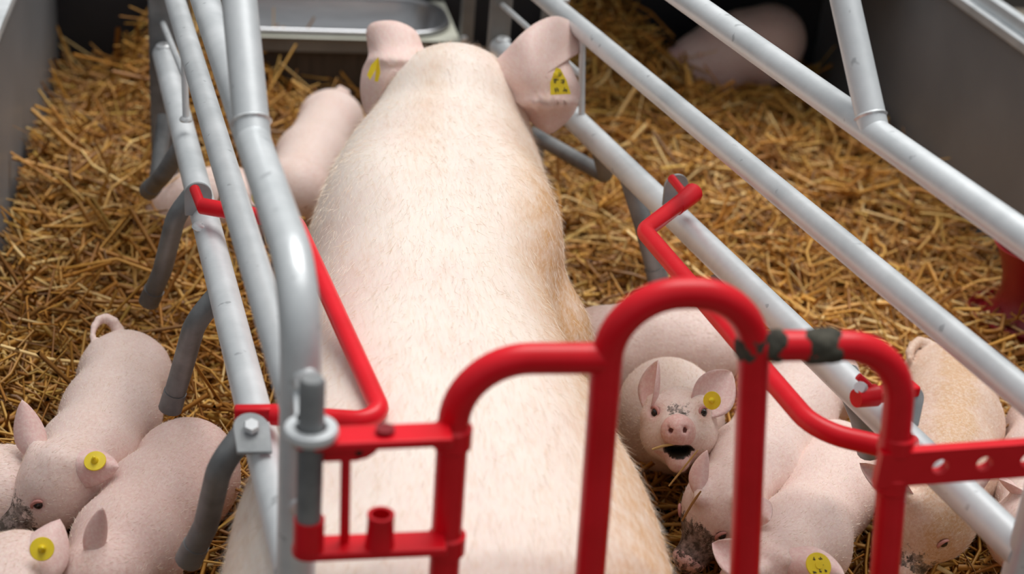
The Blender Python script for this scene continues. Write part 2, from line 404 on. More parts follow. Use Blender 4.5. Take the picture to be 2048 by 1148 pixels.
CR = thing('crate_side', on(pR0, dR, 2.4, 0), 'galvanised tubular crate side to the right of the sow', 'crate rail')
yF2, yE2 = 3.47, 1.50
MB().tube([on(pR0, dR, yF2, .48), on(pR0, dR, yE2, .48)], .0240, seg=20).build('rail', MT['galv'], CR)
MB().tube([on(pR0, dR, yF2, .668), on(pR0, dR, yE2+.01, .668)], .0205, seg=20).build('rail', MT['galv'], CR)
o = MB().tube([on(pR0, dR, yF2, .865), on(pR0, dR, yE2, .848), on(pR0, dR, yE2, .02)], .0215, .10, 20, nf=12).build('rail', MT['galv'], CR)
tag(o, 'top rail bending down into the end post')
MB().box(on(pR0, dR, yF2+.01, .48), dR*.008, oR*.026, Zv*.42).build('front_post', MT['frame_grey'], CR, bevel=.003)
MB().box(on(pR0, dR, yF2+.01, .05), dR*.03, oR*.05, Zv*.045).build('foot', MT['galv_dark'], CR, bevel=.003)
a, b = PR(1752, 248), PR(1690, 0)
a = on(pR0, dR, a[1], .848+.017*(a[1]-yE2)/(yF2-yE2))
MB().tube([a, a+(b-a)*3.0], .0212, seg=20).build('brace', MT['galv'], CR)
weld(a+_unit(b-a)*.025, .0214, CR, _unit(b-a))
MB().tube([PR(1163, 238), PR(1165, 60)], .0065, seg=10).build('rod', MT['galv'], CR)
MB().tube([PR(1162, 150), PR(998, 4)], .0065, seg=10).build('rod', MT['galv'], CR)
weld(PR(1163, 234), .012, CR); weld(on(pR0, dR, yF2-.02, .505), .016, CR)
MB().tube([at(1190, 270, .48), at(1212, 352, .36), at(1064, 268, .36)], .0165, .02, 16).build('finger', MT['galv_dark'], CR)
finger_px([(1252, 335, .47), (1285, 440, .38), (1310, 535, .28)], CR, r=.019)
finger_px([(1440, 545, .45), (1472, 640, .38), (1500, 700, .28)], CR, r=.017)
finger_px([(1690, 745, .47), (1725, 830, .40), (1735, 870, .36)], CR, r=.02)

# ------------------------------------------------------------------ red swing bars
def lug(c, d, up, parent, hole=.011):
    c = np.asarray(c, float); d = _unit(d); up = _unit(up); n = np.cross(d, up); Rr = .023; pts = []
    for k in range(13):
        a = math.pi*k/12; pts.append(c + d*Rr*math.cos(a) + up*Rr*math.sin(a))
    pts += [c - d*Rr*.95 - up*.036, c + d*Rr*.95 - up*.036]
    o = MB().slab([p-n*.003 for p in pts], n*.006).build('lug', MT['galv_mid'], parent, bevel=.001)
    return o
hA = at(395, 398, .54); hB = at(505, 852, .535)
# left bar
UL = thing('swing_bar', (at(600, 445, .55)[0], at(600, 445, .55)[1], .5), 'red bent swing bar over the left side of the sow', 'swing bar')
MB().tube([at(404, 412, .535), at(592, 446, .55), at(772, 846, .545), at(545, 830, .525)], .0135, [.035, .025], 18).build('bar', MT['red'], UL)
MB().box((at(404, 412, .535)+at(470, 424, .54))/2, (at(470, 424, .54)-at(404, 412, .535))/2, dL*.013, Zv*.009).build('flattened_end', MT['red'], UL, bevel=.004)
MB().tube([at(404, 416, .535), at(389, 378, .545)], .0085, 0, 14).build('pin', MT['red'], UL)
e = at(522, 826, .525)
MB().box(e, (.034, 0, 0), (0, .008, 0), (0, 0, .010)).build('strap', MT['red'], UL, bevel=.003)
lg = lug(at(396, 390, .525), oL, Zv, CL); lg2 = lug(at(503, 858, .525), np.array([1.0, 0, 0]), -dL*.9+Zv*.45, CL)
MB().lathe([(.0, .009), (.009, .009), (.0105, .006), (.0105, 0)], at(503, 856, .529), (0, -.42, .9), 6).build('bolt', MT['galv'], lg2)
weld(at(408, 452, .497), .018, CL); weld(at(515, 890, .497), .02, CL)
# right bar
UR = thing('swing_bar', (at(1300, 460, .53)[0], at(1300, 460, .53)[1], .5), 'red bent swing bar over the right crate rail', 'swing bar')
MB().tube([at(1378, 392, .545), at(1288, 462, .55), at(1632, 862, .545), at(1780, 896, .535), at(1822, 890, .49)], .0145, [.035, .07, .02], 18).build('bar', MT['red'], UR)
MB().tube([at(1352, 415, .545), at(1386, 386, .545)], [.0145, .018], 0, 14).build('flattened_end', MT['red'], UR)
MB().tube([at(1372, 392, .545), at(1343, 356, .555)], .0075, 0, 14).build('pin', MT['red'], UR)
lug(at(1352, 372, .535), oR, Zv, CR)
lr = lug(at(1818, 806, .515), np.array([1.0, .2, 0]), -dR*.5+Zv*.6+IR*.3, CR)
sa, sc = at(1716, 796, .535), at(1832, 776, .53)
MB().box((sa+sc)/2, (sc-sa)/2, dR*.012, Zv*.008).build('strap', MT['red'], UR, bevel=.003)
MB().tube([sa-_unit(sc-sa)*.004, sa+_unit(sc-sa)*.03], [.013, .016], 0, 16).build('strap_eye', MT['red'], UR)
MB().tube([at(1742, 776, .545), at(1716, 752, .56)], .0055, 0, 12).build('latch_lever', MT['red'], UR)
MB().lathe([(0, .008), (.008, .008), (.009, .004), (.009, -.004)], at(1722, 776, .548), (-.6, -.6, .5), 12).build('bolt', MT['galv'], UR)

# ------------------------------------------------------------------ rear gate
YG = 1.44
def G(x, y, o=0.0): return aty(x, y, YG+o)
GT = thing('rear_gate', (G(1350, 900)[0], YG, .0), 'red tubular rear gate with an arched middle in the foreground', 'gate')
GRr = .0171
def down(x0, y0, x1, y1, z=.06):                        # continue a post straight down to height z
    p, q = G(x0, y0), G(x1, y1); return q + (q-p)*((z-q[2])/(q-p)[2])
MB().tube([down(905, 880, 888, 1148), G(915, 718), G(1212, 716)], GRr, [.078], 20, nf=12).build('outer_tube', MT['red'], GT)
MB().tube([down(1210, 770, 1180, 1148), G(1224, 588), G(1512, 584), down(1503, 770, 1488, 1148)], GRr, [.0765, .0765], 20, nf=14).build('arch_tube', MT['red'], GT)
MB().tube([G(1500, 692), G(1806, 690), down(1792, 880, 1770, 1148)], GRr, [.078], 20, nf=12).build('outer_tube', MT['red'], GT)
MB().tube([down(905, 880, 886, 1148, .11), down(1792, 880, 1768, 1148, .11)], GRr, 0, 16).build('bottom_tube', MT['red'], GT)
# plate with holes on the right
z0 = G(1750, 926)[2]; xa, xb = G(1748, 920)[0], G(2052, 905)[0]+.035
hh = .0225
plate = MB(); th = .014; ncell = 4
holes = [G(1868, 920)[0], G(1955, 917)[0], G(2042, 913)[0]]
edges = [xa] + [(h-.026) for h in holes[:1]] + [(holes[0]+holes[1])/2, (holes[1]+holes[2])/2, holes[2]+.026, xb]
def plate_cell(x0, x1, hole):
    for yy, flip in ((YG-th-.004, 1), (YG-.004, -1)):
        if hole is None:
            V = [(x0, yy, z0-hh), (x1, yy, z0-hh), (x1, yy, z0+hh), (x0, yy, z0+hh)]; Fc = [(0, 1, 2, 3)[::flip]]
        else:
            n = 24; V = []; Fc = []; cx = hole
            for k in range(n):
                a = 2*math.pi*(k+.5)/n; c, s_ = math.cos(a), math.sin(a)
                V.append((cx+.0098*c, yy, z0+.0098*s_))
            for k in range(n):
                a = 2*math.pi*(k+.5)/n; c, s_ = math.cos(a), math.sin(a)
                tx = ((x1-cx) if c > 0 else (cx-x0))/max(abs(c), 1e-6); tz = hh/max(abs(s_), 1e-6); t = min(tx, tz)
                V.append((cx+t*c, yy, z0+t*s_))
            for k in range(n): k2 = (k+1) % n; Fc.append((k, n+k, n+k2, k2)[::flip])
            for cxn, czn in ((x0, -hh), (x1, -hh), (x1, hh), (x0, hh)):
                V.append((cxn, yy, z0+czn)); i = len(V)-1
                an = [(abs(math.atan2(czn, cxn-cx) - math.atan2(V[n+k][2]-z0, V[n+k][0]-cx)), k) for k in range(n)]
                an = [(min(d_, 2*math.pi-d_), k) for d_, k in an]; an.sort(); k1, k2 = an[0][1], an[1][1]
                if (k1+1) % n != k2: k1, k2 = k2, k1
                Fc.append((n+k1, i, n+k2)[::flip])
        plate.add(V, Fc)
    if hole is not None:
        n = 24; V = []
        for yy in (YG-th-.004, YG-.004):
            for k in range(n):
                a = 2*math.pi*(k+.5)/n; V.append((hole+.0098*math.cos(a), yy, z0+.0098*math.sin(a)))
        plate.add(V, [(k, (k+1) % n, n+(k+1) % n, n+k) for k in range(n)])
plate_cell(edges[0], edges[1], None)
for k, h in enumerate(holes): plate_cell(edges[k+1], edges[k+2], h)
plate_cell(edges[4], edges[5], None)
y0, y1 = YG-th-.004, YG-.004
for zz, f in ((z0+hh, 1), (z0-hh, -1)):
    plate.add([(xa, y0, zz), (xb, y0, zz), (xb, y1, zz), (xa, y1, zz)], [(0, 1, 2, 3)[::f]])
for xx, f in ((xb, 1), (xa, -1)):
    plate.add([(xx, y0, z0-hh), (xx, y1, z0-hh), (xx, y1, z0+hh), (xx, y0, z0+hh)], [(0, 1, 2, 3)[::f]])
_k = (G(2040, 905)[2]-z0)/(G(2040, 905)[0]-xa)         # the plate rises slightly to the right
for v in plate.V: v[2] += _k*(v[0]-xa)
plate.build('hole_plate', MT['red'], GT, angle=30)
# the hinge bars on the left
def bar(x0, y0_, x1, y1_, parent):
    p, q = aty(x0, y0_, YG-.025), aty(x1, y1_, YG-.025); d = _unit((q-p)*[1, 0, 1]); w = .018; pts = []
    for k in range(11):
        a = math.pi/2+math.pi*k/10; pts.append(p + d*w*math.cos(a) + np.array([0, 1, 0])*w*math.sin(a))
    pts += [q+np.array([0, -w, 0]), q+np.array([0, w, 0])]
    return MB().slab([v-Zv*.005 for v in pts][::-1], Zv*.010).build('hinge_bar', MT['red'], parent, bevel=.002)
hb = bar(622, 880, 902, 868, GT)
ub = bar(617, 1098, 890, 1086, GT)
hp = aty(770, 866, YG-.025)
MB().lathe([(.010, -.001), (.010, .0062), (.0, .0062)], hp, Zv, 20).build('bar_hole', MT['red_plastic'], hb)
gs = []
for x, y in ((640, 892), (760, 892), (752, 906), (735, 917), (712, 923), (640, 925)): gs.append(aty(x, y, YG-.028))
g_ = MB().slab(gs, (0, .007, 0)).build('gusset', MT['red'], hb, bevel=.001)
MB().lathe([(.0, 0), (.0035, 0), (.0035, -.002)], aty(718, 905, YG-.0285), (0, 1, 0), 12).build('gusset_hole', MT['ink'], g_)
MB().tube([aty(692, 900, YG-.02), aty(689, 1092, YG-.02)], .0055, 0, 12).build('link_rod', MT['red'], GT)
s1 = aty(617, 1094, YG-.03)
MB().tube([s1, s1+Zv*.036], .0165, 0, 20).build('socket', MT['red'], ub)
s2 = aty(759, 1090, YG-.03)
MB().lathe([(.0165, 0), (.015, .012), (.0142, .034), (.0148, .036), (.0148, .040), (.0105, .040), (.011, .012)], s2, Zv, 20).build('socket', MT['red'], ub)
for cx, cy in ((905, 872), (893, 1085)):
    p = G(cx, cy); MB().lathe([(GRr, -.014), (GRr+.004, -.011), (GRr+.004, .011), (GRr, .014)], p, Zv, 24).build('collar', MT['red'], GT)
for cx, cy in ((1792, 885), (1782, 962)):
    p = G(cx, cy); MB().lathe([(GRr, -.012), (GRr+.003, -.009), (GRr+.003, .009), (GRr, .012)], p, Zv, 24).build('collar', MT['red'], GT)
def mud(p, q, r, seed, cover, name='mud_patch'):
    rg_ = np.random.default_rng(seed); p, q = np.asarray(p, float), np.asarray(q, float); n, seg = 26, 40
    T = _unit(q-p); A = _unit(np.cross(T, (0, 1, 0))); B = np.cross(T, A); V = []; ph = rg_.random(6)*6.28
    for i in range(n):
        u = i/(n-1); edge = math.sin(math.pi*u)
        for k in range(seg):
            a = 2*math.pi*k/seg
            f = .5*math.sin(2*a+ph[0]+3*u)+.35*math.sin(3*a+ph[1]-7*u)+.3*math.sin(5*a+ph[2]+9*u)+.25*math.sin(9*a+ph[3])*math.sin(14*u+ph[4])
            h = max(-.0025, min(.0032, .0032*(f*.55+cover-1.6*(1-edge)**2)))
            V.append(p+(q-p)*u + (r+h+rg_.normal(0, .00022))*(math.cos(a)*A+math.sin(a)*B))
    Fc = [(i*seg+k, i*seg+(k+1) % seg, (i+1)*seg+(k+1) % seg, (i+1)*seg+k) for i in range(n-1) for k in range(seg)]
    o = MB().add(V, Fc).build(name, MT['mud'], GT); tag(o, 'dark dried mud stuck on the red tube')
mud(G(1600, 692), G(1684, 691), GRr, 3, .75)
mud(G(1520, 692), G(1572, 691), GRr, 5, .35)
mud(G(1504, 655), G(1504, 720), GRr, 9, .10)

# ------------------------------------------------------------------ feed trough at the front of the crate
YT = 4.18
TX0, TX1 = aty(395, 66, YT)[0], aty(906, 68, YT)[0]; TZ = aty(650, 68, YT)[2]; TC = (TX0+TX1)/2; TWd = (TX1-TX0)/2
TR = thing('feed_trough', (TC, YT+.15, 0), 'stainless steel sow feed trough with a rounded basin', 'trough')
def rrect(cx, cy, hx, hy, r, z, n=8):
    pts = []
    for sx, sy, a0 in ((1, 1, 0), (-1, 1, 90), (-1, -1, 180), (1, -1, 270)):
        for k in range(n+1):
            a = math.radians(a0+90*k/n); pts.append((cx+sx*(hx-r)+r*math.cos(a), cy+sy*(hy-r)+r*math.sin(a), z))
    return pts
cy = YT+.17; n_ = 36
rings = [rrect(TC, cy, TWd, .165, .13, TZ), rrect(TC, cy, TWd-.012, .153, .12, TZ), rrect(TC, cy, TWd-.03, .13, .10, TZ-.10), rrect(TC, cy, TWd-.07, .09, .06, TZ-.14), rrect(TC, cy, .02, .01, .005, TZ-.145)]
bs = MB(); V = [p for r in rings for p in r]
bs.add(V, [(i*n_+k, i*n_+(k+1) % n_, (i+1)*n_+(k+1) % n_, (i+1)*n_+k) for i in range(len(rings)-1) for k in range(n_)])
bs.build('basin', MT['steel'], TR)
rp = [np.array(p)+[0, 0, .004] for p in rings[0]]; MB().tube(rp+[rp[0]], .0085, 0, 10, caps=False).build('rim', MT['steel'], TR)
MB().box((TC, YT+.005, TZ-.03), (TWd+.016, 0, 0), (0, .006, 0), (0, 0, .022)).build('front_plate', MT['frame_grey'], TR, bevel=.002)
# cream surround plate with an opening for the basin
outer = [(TC+sx*(TWd+.02), cy+sy*.19, TZ-.006) for sx, sy in ((1, 1), (-1, 1), (-1, -1), (1, -1))]
inner = rrect(TC, cy, TWd-.002, .163, .128, TZ-.006)
V = list(inner); Fc = []
for q in range(4):
    V.append(outer[q]); i = len(V)-1
    for k in range(8): Fc.append((q*9+k, i, q*9+k+1))
for q in range(4):
    q2 = (q+1) % 4; Fc.append((q*9+8, 36+q, 36+q2, q2*9))
MB().add(V, Fc).build('surround', MT['cream'], TR, smooth=False)
MB().box((TC, YT+.03, (TZ-.05)/2), (TWd+.016, 0, 0), (0, .008, 0), (0, 0, (TZ-.05)/2)).build('front_panel', MT['trough_dark'], TR, bevel=.002)
for sx in (-1, 1):
    pst = MB().box((TC+sx*(TWd+.038), YT+.01, .31), (.017, 0, 0), (0, .02, 0), (0, 0, .31)).build('post', MT['frame_grey'], TR, bevel=.003)
    MB().lathe([(0, .008), (.007, .007), (.010, 0)], (TC+sx*(TWd+.030), YT-.010, TZ+.0), (0, -1, 0), 12).build('bolt', MT['galv'], pst)
# latch plate hanging beside the trough
LB = thing('latch_bracket', aty(1110, 40, 3.62)*[1, 1, 0], 'small galvanised latch bracket beside the sow right ear', 'bracket')
q = aty(1108, 22, 3.62)
MB().box(q, (.03, 0, 0), (0, .006, 0), (0, 0, .055)).build('plate', MT['galv_dark'], LB, bevel=.004)
MB().tube([[q[0], q[1]+.01, q[2]], [q[0], q[1]+.01, .0]], .010, 0, 10).build('stake', MT['galv_dark'], LB)
MB().tube([q+[-.03, -.012, .03], q+[.03, -.012, .03]], .008, 0, 10).build('catch', MT['galv'], LB)

# ------------------------------------------------------------------ red feeder at the right wall
fc = np.array([XR-.095, 2.86, .095])
FD = thing('piglet_feeder', (fc[0], fc[1], 0), 'dark red plastic piglet feeder with flared hopper by the right wall', 'feeder')
zb = fc[2]
MB().lathe([(.02, zb-.03), (.095, zb-.03), (.118, zb+.012), (.115, zb+.018), (.10, zb-.004), (.065, zb-.006), (.06, zb+.0), (.02, zb)], (fc[0], fc[1], 0), Zv, 40).clip_x(XR-.002).build('dish', MT['red_plastic'], FD)
MB().lathe([(.092, zb+.003), (.066, zb+.030), (.058, zb+.065), (.061, zb+.10), (.072, zb+.135), (.092, zb+.172), (.088, zb+.172), (.066, zb+.135), (.05, zb+.10), (.048, zb+.05)], (fc[0], fc[1], 0), Zv, 40).clip_x(XR-.002).build('hopper', MT['red_plastic'], FD)

# ------------------------------------------------------------------ animals: signed distance bodies turned into one mesh each
def sd_rc(P, a, b, ra, rb):
    a = np.asarray(a, np.float32); b = np.asarray(b, np.float32); d = b-a; L2 = float(d @ d)+1e-9
    t = np.clip(((P-a) @ d)/L2, 0, 1); q = P - a - t[..., None]*d
    return np.sqrt((q*q).sum(-1)) - (ra+(rb-ra)*t)
def sd_el(P, c, R, rad):
    q = (P-np.asarray(c, np.float32)) @ np.asarray(R, np.float32).T; rad = np.asarray(rad, np.float32)
    k0 = np.sqrt(((q/rad)**2).sum(-1)); k1 = np.sqrt(((q/rad**2)**2).sum(-1))+1e-6
    return k0*(k0-1)/k1
def smin(a, b, k):
    h = np.clip(.5+.5*(b-a)/k, 0, 1); return b*(1-h)+a*h - k*h*(1-h)
def smax(a, b, k): return -smin(-a, -b, k)
def frame(f, up=(0, 0, 1)):
    f = _unit(f); r = _unit(np.cross(f, up)); return np.stack([f, r, np.cross(r, f)])   # rows: forward, right, up
def surface(fn, lo, hi, h):
    lo = np.asarray(lo); n = np.ceil((np.asarray(hi)-lo)/h).astype(int)+1
    ax = [np.float32(lo[i])+np.arange(n[i], dtype=np.float32)*np.float32(h) for i in range(3)]
    P = np.stack(np.meshgrid(*ax, indexing='ij'), -1)
    Fv = fn(P); sg = Fv < 0
    c = sum(sg[i:n[0]-1+i, j:n[1]-1+j, k:n[2]-1+k].astype(np.int8) for i in (0, 1) for j in (0, 1) for k in (0, 1))
    act = (c > 0) & (c < 8); I = np.argwhere(act); idx = np.full(act.shape, -1, np.int64); idx[act] = np.arange(len(I))
    acc = np.zeros((len(I), 3)); cnt = np.zeros(len(I))
    cor = [(i, j, k) for i in (0, 1) for j in (0, 1) for k in (0, 1)]
    for u in cor:
        for v in cor:
            if sum(abs(u[q]-v[q]) for q in range(3)) == 1 and u < v:
                fa = Fv[tuple((I+u).T)]; fb = Fv[tuple((I+v).T)]; m = (fa < 0) != (fb < 0)
                t = np.where(m, fa/np.where(np.abs(fa-fb) < 1e-12, 1, fa-fb), 0)
                acc += m[:, None]*(np.array(u)+t[:, None]*(np.array(v)-np.array(u))); cnt += m
    V = lo + (I+acc/np.maximum(cnt, 1)[:, None])*h
    Q = []
    for d in range(3):
        e1, e2 = (d+1) % 3, (d+2) % 3
        s0 = [slice(None)]*3; s1 = [slice(None)]*3; s0[d] = slice(0, -1); s1[d] = slice(1, None)
        ch = sg[tuple(s0)] != sg[tuple(s1)]
        E = np.argwhere(ch); E = E[(E[:, e1] > 0) & (E[:, e2] > 0) & (E[:, e1] < n[e1]-1) & (E[:, e2] < n[e2]-1)]
        o1 = np.zeros(3, int); o1[e1] = 1; o2 = np.zeros(3, int); o2[e2] = 1
        q = np.stack([idx[tuple((E-o1-o2).T)], idx[tuple((E-o2).T)], idx[tuple(E.T)], idx[tuple((E-o1).T)]], 1)
        fl = sg[tuple(E.T)]; q[~fl] = q[~fl][:, ::-1]; Q.append(q)
    Q = np.concatenate(Q); Q = Q[(Q >= 0).all(1)]
    return V, Q
def leaf(root, tip, wdir, w, cup=.3, curl=0.0, th=.0032, nu=16, nv=11):
    """an ear: cupped leaf from root to tip, closed two-sided shell"""
    root, tip = np.asarray(root, float), np.asarray(tip, float); root = root-_unit(tip-root)*.016; d = tip-root; L = np.linalg.norm(d); d = d/L
    wv = np.asarray(wdir, float); wv = _unit(wv-d*(wv @ d)); nn = np.cross(d, wv); V = []
    for side in (1, -1):
        for i in range(nu):
            u = i/(nu-1); prof = (.42+.58*math.sin(min(u/.42, 1)*math.pi/2))*(1 if u < .42 else max(0.0, math.cos((u-.42)/.58*math.pi/2))**.75)
            for j in range(nv):
                v = 2*j/(nv-1)-1
                p = root + d*(L*u) + wv*(w*prof*v*.5) + nn*(cup*w*(v*v-.3)*prof) + nn*(curl*L*u*u)
                rim = (1-abs(v)**3)*(1-u**6)
                V.append(p + nn*side*th*(.25+.75*rim)*(1.6-u))
    Q = []; o = nu*nv
    for i in range(nu-1):
        for j in range(nv-1):
            a = i*nv+j; Q.append((a, a+1, a+nv+1, a+nv)[::-1]); Q.append((o+a, o+a+1, o+a+nv+1, o+a+nv))
    for i in range(nu-1):
        a, b = i*nv, (i+1)*nv; Q.append((a, b, o+b, o+a)[::-1]); a, b = a+nv-1, b+nv-1; Q.append((a, b, o+b, o+a))
    for j in range(nv-1):
        a, b = (nu-1)*nv+j, (nu-1)*nv+j+1; Q.append((a, b, o+b, o+a)[::-1])
    return np.array(V), np.array(Q)
def bristles(V, Q, parent, n, length, width, flow, seed, keep=None):
    rg_ = np.random.default_rng(seed)
    A, B, C, D_ = (V[Q[:, i]] for i in range(4)); nn = np.cross(C-A, D_-B); ar = np.linalg.norm(nn, axis=1)+1e-12
    w = ar.copy()
    if keep is not None: w *= keep((A+C)/2)
    f = rg_.choice(len(Q), n, p=w/w.sum()); s, t = rg_.random(n)[:, None], rg_.random(n)[:, None]
    P = (A[f]*(1-s)+B[f]*s)*(1-t)+(D_[f]*(1-s)+C[f]*s)*t; nrm = nn[f]/ar[f][:, None]
    d = flow(P); d = d - nrm*(d*nrm).sum(1, keepdims=True); d /= np.linalg.norm(d, axis=1, keepdims=True)+1e-9
    d = d + nrm*rg_.uniform(.06, .32, (n, 1)) + rg_.normal(0, .22, (n, 3)); d /= np.linalg.norm(d, axis=1, keepdims=True)
    L = length*rg_.uniform(.5, 1.3, (n, 1)); sd = np.cross(d, rg_.normal(0, 1, (n, 3))); sd /= np.linalg.norm(sd, axis=1, keepdims=True)
    hm = rg_.random((n, 1))**2.2*.9
    VV = np.stack([P+sd*width, P-sd*width, P+d*L], 1).reshape(-1, 3)
    quad_mesh('bristles', VV, np.arange(3*n).reshape(-1, 3), MT['bristle'], np.repeat(np.array([.92, .82, .70])*(1-hm)+np.array([.62, .40, .22])*hm, 3, axis=0), parent=parent, smooth=False)['kind'] = 'stuff'
def disc_tag(c, n, r, parent, pinned=True, marks=False, up=(0, 0, 1)):
    n = _unit(n); c = np.asarray(c, float)
    o = MB().lathe([(.0, -.0015), (r*.96, -.0015), (r, 0), (r*.96, .0015), (r*.3, .002), (r*.3, .003), (0, .003)], c, n, 28).build('ear_tag', MT['tag'], parent)
    if pinned:
        MB().lathe([(r*.36, .001), (r*.30, .006), (r*.16, .008), (r*.12, .013), (0, .014)], c, n, 16).build('tag_pin', MT['tag'], o)
    if marks:
        R = frame(n, up); mb = MB(); rg_ = np.random.default_rng(4)
        for row, k in ((.45, 2), (0.0, 2), (-.45, 3)):
            for q in range(k):
                x = (q-(k-1)/2)*r*.45
                for s in range(3):
                    p = c+n*.0022+R[1]*(x+rg_.uniform(-.08, .08)*r)+R[2]*(row*r+rg_.uniform(-.1, .1)*r)
                    a = rg_.choice([0, math.pi/2, .6]); e = R[1]*math.cos(a)+R[2]*math.sin(a); g = np.cross(n, e)
                    mb.box(p, e*r*.09, g*r*.025, n*.0004)
        mb.build('tag_print', MT['ink'], o, smooth=False)
    return o

def piglet(label, hip, mid, sho, head, nose, r=.078, ears=(), tail=None, tags=(), dirt=0.0, eyes=True, tan=.15, mouth=False, up=(0, 0, 1), group='piglets of the litter', feet=True, seed=1, hr=.058, name='piglet', pinkness=.20, ground=None):
    hip, mid, sho, head, nose = [np.asarray(at(*q) if len(q) == 3 and not isinstance(q, np.ndarray) else q, float) for q in (hip, mid, sho, head, nose)]
    gz = (lambda p: float(hf(p[0], p[1]))) if ground is None else (lambda p: ground)
    root = thing(name, (mid[0], mid[1], gz(mid)), label, 'piglet', group)
    s = r/.078
    ax = _unit(sho-hip); Rb = frame(ax*[1, 1, .15]); rt = Rb[1]
    hd = frame(nose-head, up); fw, rh, uh = hd
    L = np.linalg.norm(nose-head)
    prims = [(lambda P: sd_rc(P, hip, mid, r*.96, r*1.06), 0), (lambda P: sd_rc(P, mid, sho, r*1.06, r*.97), .03),
             (lambda P: sd_el(P, hip-ax*r*.15-Zv*r*.12, Rb, (r*1.0, r*.98, r*1.02)), .03),
             (lambda P: sd_el(P, sho+Zv*r*.05, Rb, (r*.95, r*.95, r*1.02)), .03),
             (lambda P: sd_rc(P, sho+ax*r*.2, head-fw*.01, r*.84, hr*1.02), .035),
             (lambda P: sd_el(P, head+uh*.004, hd, (hr*1.12, hr*1.0, hr*1.02)), .02),
             (lambda P: sd_rc(P, head+fw*L*.25-uh*.008, head+fw*L*.82-uh*.006, hr*.78, hr*.46), .03),
             (lambda P: sd_rc(P, head+fw*L*.80-uh*.004, nose-fw*.004, hr*.45, hr*.44), .012),
             (lambda P: sd_el(P, nose-fw*.001, hd, (hr*.16, hr*.50, hr*.42)), .008)]
    for sg in (-1, 1):
        prims.append((lambda P, sg=sg: sd_el(P, head+rh*sg*hr*.55-uh*hr*.38+fw*L*.12, hd, (hr*.8, hr*.5, hr*.55)), .03))
        prims.append((lambda P, sg=sg: sd_el(P, hip+rt*sg*r*.56-Zv*r*.28+ax*r*.05, Rb, (r*.80, r*.52, r*.98)), .020))
        prims.append((lambda P, sg=sg: sd_el(P, sho+rt*sg*r*.56-Zv*r*.22, Rb, (r*.60, r*.46, r*.88)), .020))
    if not mouth: prims.append((lambda P: sd_rc(P, head+fw*L*.2-uh*hr*.62, head+fw*L*.86-uh*hr*.42, hr*.45, hr*.24), .015))
    toes = []
    if feet:
        for base_p, sg, kind in ((hip, -1, 'h'), (hip, 1, 'h'), (sho, -1, 'f'), (sho, 1, 'f')):
            p0 = base_p + rt*sg*r*.58 - Zv*r*.35; g = gz(p0)+.012
            if kind == 'h': k1 = p0+ax*r*.35-Zv*(p0[2]-g)*.38; k2 = p0-ax*r*.42-Zv*(p0[2]-g)*.66; k3 = p0-ax*r*.25; k3 = np.array([k3[0], k3[1], g])
            else: k1 = p0-ax*r*.12-Zv*(p0[2]-g)*.40; k2 = p0+ax*r*.10-Zv*(p0[2]-g)*.72; k3 = np.array([*(p0+ax*r*.12)[:2], g])
            a1, a2, a3 = .030*s, .017*s, .013*s
            prims += [(lambda P, a=p0, b=k1, q=a1, w=a2: sd_rc(P, a, b, q*1.25, w*1.3), .02), (lambda P, a=k1, b=k2, q=a2, w=a3: sd_rc(P, a, b, q*1.25, w), .01), (lambda P, a=k2, b=k3, q=a3: sd_rc(P, a, b, q, q*1.05), .008)]
            toes.append(k3)
    tp = None
    if tail is not None:
        tp = [np.asarray(at(*q), float) for q in tail]
        for i in range(len(tp)-1):
            ra = .0125*s*(1-.10*i); prims.append((lambda P, a=tp[i], b=tp[i+1], ra=ra: sd_rc(P, a, b, ra, ra*.9), .012 if i == 0 else .004))
    for e in ears:
        ea, eb = (np.asarray(at(*e[k]), float) for k in (0, 1)); ed = _unit(eb-ea)
        prims.append((lambda P, a=ea-ed*.022, b=ea+ed*.004, w=e[3]: sd_rc(P, a, b, w*.28, w*.16), .020))
    eye_n = [_unit(rh*sg*(.45 if mouth else .75)+fw*.55+uh*.3) for sg in (-1, 1)]
    eye_t = [head + fw*L*.34 + rh*sg*hr*(.50 if mouth else .66) + uh*hr*(.30 if mouth else .40) for sg in (-1, 1)]
    def fn(P, carve=True):
        d = None
        for f, k in prims:
            v = f(P); d = v if d is None else smin(d, v, k)
        if not carve: return d
        if mouth:
            jaw = sd_rc(P, head+fw*L*.15-uh*hr*.85, head+fw*L*.80-uh*hr*.98, hr*.50, hr*.34)
            d = smin(d, jaw, .012)
            d = smax(d, -sd_el(P, head+fw*L*.86-uh*hr*.62, hd, (hr*.85, hr*.40, hr*.12)), .006)
        for e in eye_t: d = smax(d, -(np.sqrt(((P-e.astype(np.float32))**2).sum(-1))-.0065*hr/.058), .006)
        for sg in (-1, 1):
            d = smax(d, -sd_el(P, nose+fw*.008+rh*sg*hr*.20+uh*hr*.02, hd, (.014, hr*.085, hr*.11)), .002)
        return d
    for i in (0, 1):                                     # move each eye out to the skin
        ts = np.linspace(-.03, .06, 91); q = (eye_t[i]+ts[:, None]*eye_n[i]).astype(np.float32)
        ins = np.where(fn(q, False) < 0)[0]
        if len(ins): eye_t[i] = q[ins[-1]].astype(float)
    pts = [hip, mid, sho, head, nose]+toes+(tp or [])
    lo = np.min(pts, 0)-r*1.35; hi = np.max(pts, 0)+r*1.35; lo[2] = max(lo[2], -.02)
    V, Q = surface(fn, lo, hi, .0052)
    nb = len(V)
    # skin attribute: r pink, g dirt and painted recess dark, b tan
    c = np.zeros((nb, 3)); dn = np.linalg.norm(V-nose, axis=1); dh = np.linalg.norm(V-head, axis=1)
    disc = ((V-nose) @ fw > -.010) & (dn < hr*.8)
    c[:, 0] = pinkness + .38*np.clip((mid[2]-V[:, 2])/r, 0, 1)
    c[disc, 0] = 1.0
